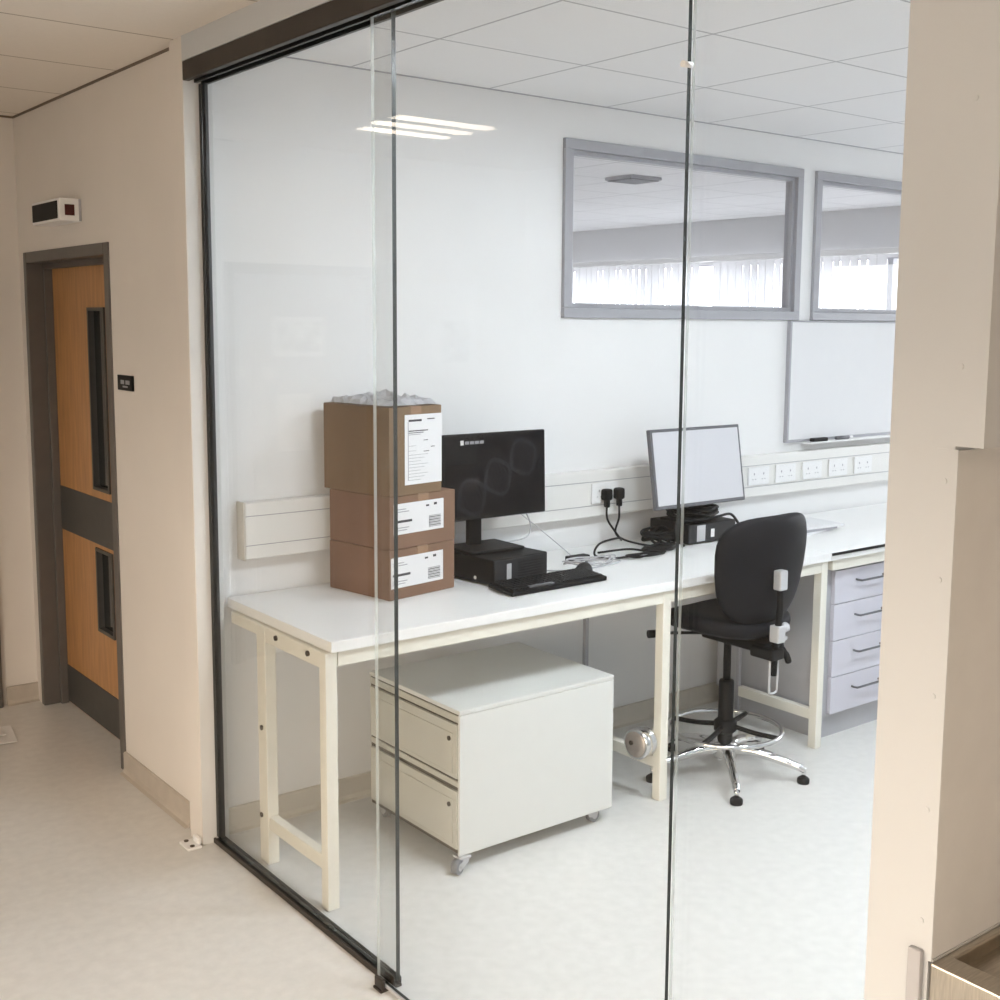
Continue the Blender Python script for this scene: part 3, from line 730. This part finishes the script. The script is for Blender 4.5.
# ------------------------------------------------------------------ mobile pedestal
pd = thing('mobile_pedestal', 'white metal two-drawer pedestal on castors under the bench', 'drawer cabinet', (2.47, 3.32, 0))
x0, x1, y0, y1, z0, z1 = 2.142, 2.81, 3.042, 3.60, .052, .54
MB().box(x0 + .012, y0, z0, x1, y1, z1 - .016, M['cab'], .003).done('pedestal_body', pd)
MB().box(x0, y0 - .001, z1 - .0155, x1, y1 + .001, z1, M['cab'], .003).done('pedestal_top', pd)
b = MB().box(x0 + .006, y0 + .002, z0 + .002, x0 + .0121, y1 - .002, z1 - .018, M['dark_gap'])
b.done('front_recess', pd)
cf = M['cab_front']
MB().box(x0 + .002, y0 + .003, .497, x0 + .0065, y1 - .003, .519, cf, .001).done('top_rail', pd)
MB().box(x0 + .002, y0 + .003, .281, x0 + .0065, y1 - .003, .300, cf, .001).done('middle_rail', pd)
for (a, c) in ((.311, .490), (.072, .268)):
    d = MB().box(x0 - .004, y0 + .012, a, x0 + .0062, y1 - .012, c, cf, .002)
    d.box(x0 - .007, y0 + .03, a + .015, x0 - .004, y1 - .03, c - .03, cf, .0025)
    d = d.done('drawer', pd)
    MB().cyl((x0 - .011, y0 + .048, c - .05), (x0 - .0065, y0 + .048, c - .05), .008, M['bolt'], n=12).done('drawer_lock', d)
MB().box(x0 + .001, y0 - .0004, z0, x0 + .0135, y0 + .011, z1 - .017, M['cab'], .001).done('corner_post', pd)
def castor(x, y, ax, ay):
    wx, wy = x + ax * .028, y + ay * .028
    c = MB().box(x - .022, y - .022, .045, x + .022, y + .022, .0516, M['silver'], .001)
    d = Vector((ax, ay, 0)).normalized(); n = Vector((-d.y, d.x, 0))
    for sd_ in (-1, 1):
        o_ = n * .017 * sd_
        P_ = [Vector((x, y, .045)) + o_ - d * .018, Vector((x, y, .045)) + o_ + d * .022, Vector((wx, wy, .036)) + o_ + d * .012, Vector((wx, wy, .018)) + o_, Vector((x, y, .03)) + o_ - d * .012]
        Q_ = [p + n * .002 * sd_ for p in P_]
        c.poly(P_, M['silver']); c.poly(Q_, M['silver'])
        for k in range(5): c.poly([P_[k], P_[(k + 1) % 5], Q_[(k + 1) % 5], Q_[k]], M['silver'])
    c = c.done('castor', pd)
    a = Vector((wx, wy, .024)); 
    MB().cyl(a - n * .012, a + n * .012, .024, M['rubber'], n=24).cyl(a - n * .0135, a + n * .0135, .013, M['silver'], n=14).done('wheel', c)
castor(x0 + .016, y0 + .008, -.95, -.45); castor(x1 - .08, y0 + .04, .9, .1); castor(x0 + .04, y1 - .06, .2, .9); castor(x1 - .06, y1 - .05, .7, .7)

# ------------------------------------------------------------------ draughting chair
CX, CY = 3.48, 3.115
ch = thing('drafting_chair', 'tall black draughtsman chair with chrome foot ring at the bench', 'chair', (CX, CY, 0))
def cushion(b, sx, sy, sz, n, m, mx, fn=None):
    bb = bmesh.new(); bmesh.ops.create_uvsphere(bb, u_segments=32, v_segments=16, radius=1)
    for v in bb.verts:
        p = v.co; e = n
        def se(a): return math.copysign(abs(a) ** e, a)
        l = math.hypot(p.x, p.y)
        ang = math.atan2(p.y, p.x); cr = se(math.cos(ang)); sr = se(math.sin(ang))
        v.co = Vector((cr * l ** .45 * sx, sr * l ** .45 * sy, se(p.z) * sz if abs(p.z) < 1 else p.z * sz))
        if fn: v.co = fn(v.co)
    for f in bb.faces: f.smooth = True
    b._take(bb, m, mx); return b
mx = Matrix.Translation((CX - .015, CY + .0, .63)) @ Matrix.Rotation(.05, 4, 'Z')
cushion(MB(), .225, .225, .042, .7, M['black_fab'], mx, lambda p: Vector((p.x, p.y, p.z + .02 * (p.x / .22) ** 2 - .012 * max(0, p.y / .22) ** 2))).done('seat', ch)
# backrest: superellipse shell, wider at the top
def backrest():
    b = MB(); bb = bmesh.new(); N = 22
    W, H, T = .25, .212, .03
    bmesh.ops.create_uvsphere(bb, u_segments=40, v_segments=18, radius=1)
    for v in bb.verts:
        p = v.co.copy(); l = math.hypot(p.x, p.y); ang = math.atan2(p.y, p.x)
        e = .55; cr = math.copysign(abs(math.cos(ang)) ** e, math.cos(ang)); sr = math.copysign(abs(math.sin(ang)) ** e, math.sin(ang))
        x = cr * l ** .4 * W; z = sr * l ** .4 * H
        x *= 1 + .10 * (z / H) - .10 * (z / H) ** 2 * (.35 if z > 0 else 1.9)
        y = math.copysign(abs(p.z) ** .6, p.z) * T
        y += .075 * (x / W) ** 2 + .02 * (z / H) ** 2 - .03 * (z / H)
        v.co = Vector((x, y, z))
    for f in bb.faces: f.smooth = True
    b._take(bb, M['black_fab'], Matrix.Translation((CX - .012, CY - .235, .862)) @ Matrix.Rotation(.04, 4, 'Z'))
    return b.done('backrest', ch)
backrest()
bx = CX - .035
u = MB()
u.tube([(bx, CY - .272, .86), (bx, CY - .282, .78), (bx, CY - .282, .70), (bx, CY - .268, .60), (bx, CY - .262, .47)], .013, M['black'], n=10)
u.done('back_upright', ch)
MB().box(bx - .021, CY - .300, .80, bx + .021, CY - .262, .875, M['silver'], .006).done('upper_bracket', ch)
MB().box(bx - .021, CY - .298, .60, bx + .021, CY - .252, .665, M['silver'], .006).done('lower_bracket', ch)
k_ = MB().cyl((bx + .024, CY - .27, .645), (bx + .055, CY - .27, .65), .019, M['silver'], n=16)
k_.box(bx + .02, CY - .275, .600, bx + .06, CY - .265, .614, M['silver'], .003)
k_.done('adjusting_knob', ch)
MB().box(CX - .06, CY - .235, .545, CX + .06, CY + .09, .585, M['black'], .01).box(bx - .035, CY - .285, .53, bx + .035, CY - .17, .575, M['black'], .01).done('seat_mechanism', ch)
MB().tube([(bx + .03, CY - .22, .55), (bx + .075, CY - .23, .56), (bx + .10, CY - .235, .53), (bx + .115, CY - .24, .495)], [.008, .010, .013, .011], M['black'], n=10).done('lever', ch)
MB().tube([(CX - .06, CY + .08, .565), (CX - .16, CY + .13, .57), (CX - .245, CY + .155, .575)], .006, M['black'], smooth=3).cyl((CX - .24, CY + .152, .575), (CX - .275, CY + .165, .575), .016, M['black'], n=12).done('height_lever', ch)
u = MB(); lw = .022
u.tube([(bx - lw, CY - .262, .53), (bx - lw, CY - .262, .42), (bx - lw * .6, CY - .262, .402), (bx + lw * .6, CY - .262, .402), (bx + lw, CY - .262, .42), (bx + lw, CY - .262, .53)], .0045, M['silver'], smooth=4)
u.done('bracket_loop', ch)
MB().cyl((CX, CY, .36), (CX, CY, .56), .015, M['black'], n=18).done('gas_lift', ch)
MB().lathe([(.026, .13), (.030, .14), (.030, .375), (.027, .383), (.018, .385)], M['black'], c=(CX, CY, 0)).done('column_cover', ch)
rg = MB(); RR = .222
rg.tube([(CX + RR * math.cos(a * PI / 16), CY + RR * math.sin(a * PI / 16), .185) for a in range(32)], .0095, M['chrome'], n=10, smooth=1, closed=True)
rg = rg.done('foot_ring', ch)
sp = MB()
for k in range(4):
    a = math.radians(20 + 90 * k)
    sp.tube([(CX + .028 * math.cos(a), CY + .028 * math.sin(a), .20), (CX + .12 * math.cos(a), CY + .12 * math.sin(a), .188), (CX + (RR - .006) * math.cos(a), CY + (RR - .006) * math.sin(a), .185)], .010, M['black'], smooth=3)
sp.lathe([(.034, .17), (.045, .18), (.045, .215), (.034, .225)], M['black'], c=(CX, CY, 0))
sp.done('ring_spokes', rg)
MB().lathe([(.02, .068), (.048, .072), (.05, .125), (.036, .135), (.026, .137)], M['chrome'], c=(CX, CY, 0)).done('base_hub', ch)
for k in range(5):
    a = math.radians(-57 + 72 * k); ca, sa = math.cos(a), math.sin(a)
    l = MB().tube([(CX + .03 * ca, CY + .03 * sa, .105), (CX + .12 * ca, CY + .12 * sa, .103), (CX + .22 * ca, CY + .22 * sa, .082), (CX + .29 * ca, CY + .29 * sa, .062), (CX + .315 * ca, CY + .315 * sa, .05)], [.021, .019, .017, .015, .013, .012], M['chrome'], n=12)
    l = l.done('leg', ch)
    gx, gy = CX + .31 * ca, CY + .31 * sa
    MB().lathe([(.023, 0), (.024, .003), (.024, .018), (.018, .024), (.010, .026)], M['black'], c=(gx, gy, 0)).cyl((gx, gy, .025), (gx, gy, .058), .009, M['chrome'], n=12).done('glide', l)

# shiny round fitting clamped to the lower rail of the bench
dr = thing('chrome_fitting', 'small round chrome fitting on the middle bench leg near the chair', 'fitting', (3.03, 3.12, .16))
dv = Vector((-1, -.12, 0)).normalized()
c0 = Vector((3.028, 3.124, .222))
rot = dv.to_track_quat('Z', 'Y').to_matrix().to_4x4()
MB().lathe([(.030, -.042), (.052, -.034), (.056, -.028), (.056, -.016), (.050, -.012), (.050, -.002), (.0585, .002), (.0585, .028), (.054, .034)], M['chrome'], mx=Matrix.Translation(c0) @ rot).done('fitting_body', dr)
MB().lathe([(.050, 0), (.048, .003), (.012, .0035)], M['fit_face'], mx=Matrix.Translation(c0 + dv * .0335) @ rot).done('fitting_face', dr)
MB().cyl(c0 + dv * .036 + Vector((0, .016, .004)), c0 + dv * .044 + Vector((0, .016, .004)), .009, M['bolt'], n=14).done('bolt', dr)

# ------------------------------------------------------------------ stainless sink counter in the alcove
sk = thing('steel_counter', 'stainless steel sink counter against the nib wall', 'counter', (1.95, .6, 0))
S = M['steel']; zt = .800
b = MB().box(1.625, .28, zt - .030, 2.30, .965, zt - .024, S)
b.box(1.580, .26, zt - .07, 1.625, .9805, zt, S, .003).box(2.30, .26, zt - .07, 2.325, .9805, zt, S, .003)
b.box(1.625, .965, zt - .07, 2.30, .9805, zt, S, .003).box(1.625, .26, zt - .07, 2.30, .28, zt, S, .003)
b.box(1.585, .9785, zt, 2.325, .9805, zt + .004, M['silver'])  # silver strip added as the highlight along the rear upstand
b.done('counter_top', sk)
b = MB().box(1.76, .42, zt - .23, 2.2, .85, zt - .225, S)
b.box(1.755, .42, zt - .23, 1.76, .85, zt - .031, S).box(2.2, .42, zt - .23, 2.205, .85, zt - .031, S).box(1.755, .415, zt - .23, 2.205, .42, zt - .031, S).box(1.755, .85, zt - .23, 2.205, .855, zt - .031, S)
b.done('basin', sk)
for (x, y) in ((1.602, .96), (2.29, .96), (1.602, .262), (2.29, .262)):
    MB().box(x, y, 0, x + .032, y + .032, zt - .07, S, .002).done('leg', sk)
MB().box(1.625, .40, .05, 2.28, .97, .70, M['black'], .003).done('under_cabinet', sk)
MB().box(1.572, .993, 0, 1.5830, 1.016, .815, M['unit_grey'], .002).done('end_post', label='slim grey metal edge post at nib wall beside steel counter', category='post', origin=(1.578, 1.015, 0))
MB().box(1.5853, .981, .801, 2.5, .9868, 1.597, M['nib_panel'], .001).done('splash_panel', label='beige splash panel on the nib wall above steel counter', category='panel', origin=(2.0, .994, .80))

# ------------------------------------------------------------------ world, daylight, camera
w = bpy.data.worlds.new('World'); sc.world = w; w.use_nodes = True
nt = w.node_tree; nt.nodes.clear()
o = nt.nodes.new('ShaderNodeOutputWorld'); bg = nt.nodes.new('ShaderNodeBackground')
tc = nt.nodes.new('ShaderNodeTexCoord'); spx = nt.nodes.new('ShaderNodeSeparateXYZ'); rp = nt.nodes.new('ShaderNodeValToRGB')
nt.links.new(tc.outputs['Generated'], spx.inputs[0]); nt.links.new(spx.outputs['Z'], rp.inputs[0])
rp.color_ramp.elements[0].color = (.55, .56, .58, 1); rp.color_ramp.elements[0].position = 0.0
rp.color_ramp.elements[1].color = (.85, .92, 1, 1); rp.color_ramp.elements[1].position = .5
rw = nt.nodes.new('ShaderNodeValToRGB'); nt.links.new(spx.outputs['Z'], rw.inputs[0])
rw.color_ramp.elements[0].color = (.17, .145, .12, 1); rw.color_ramp.elements[1].color = (1.12, .94, .75, 1)
rw.color_ramp.elements[1].position = .06
sx = nt.nodes.new('ShaderNodeMapRange'); sx.inputs['From Min'].default_value = -.15; sx.inputs['From Max'].default_value = .15
nt.links.new(spx.outputs['X'], sx.inputs['Value'])
wm = nt.nodes.new('ShaderNodeMix'); wm.data_type = 'RGBA'
nt.links.new(sx.outputs[0], wm.inputs[0]); nt.links.new(rw.outputs[0], wm.inputs[6]); nt.links.new(rp.outputs[0], wm.inputs[7])
nt.links.new(wm.outputs[2], bg.inputs[0]); bg.inputs[1].default_value = 10.0
nt.links.new(bg.outputs[0], o.inputs[0])
def portal(y0, y1, z0, z1, x=7.95, sg=1):
    l = bpy.data.lights.new('window_portal', 'AREA'); l.shape = 'RECTANGLE'; l.size = y1 - y0; l.size_y = z1 - z0
    l.cycles.is_portal = True
    ob = bpy.data.objects.new('window_portal', l); COL.objects.link(ob)
    ob.location = (x, (y0 + y1) / 2, (z0 + z1) / 2)
    ob.rotation_euler = (PI / 2, 0, PI / 2 * sg)
portal(1.5, 3.6, .95, 2.28); portal(4.2, 10.6, .95, 2.28); portal(-2.4, .7, .30, 1.95, -1.45, -1); portal(1.0, 2.85, .30, 1.95, -1.45, -1)

R = [[0.7833293106374593, -0.6215424262170018, 0.00895564115659409], [-0.07051887705686408, -0.10317065427734207, -0.9921607249204253], [0.6175939435218597, 0.7765570349357913, -0.12464707143310778]]
cd = bpy.data.cameras.new('camera'); cam = bpy.data.objects.new('camera', cd); COL.objects.link(cam)
cd.sensor_width = 36; cd.lens = 1201.466 * 36 / 1000
cd.shift_x = (500 - 529.704) / 1000; cd.shift_y = (472.063 - 500) / 1000
cd.clip_start = .02
X = Vector(R[0]); Yv = -Vector(R[1]); Z = -Vector(R[2])
m = Matrix((X, Yv, Z)).transposed().to_4x4(); m.translation = (0, 0, 1.78)
cam.matrix_world = m
sc.camera = cam
vs = sc.view_settings
vs.view_transform = 'Standard'; vs.look = 'None'; vs.exposure = 0.0; vs.gamma = 1.0; vs.use_curve_mapping = False
sc.cycles.max_bounces = 14; sc.cycles.transparent_max_bounces = 24; sc.cycles.diffuse_bounces = 6
sc.cycles.sample_clamp_indirect = 6
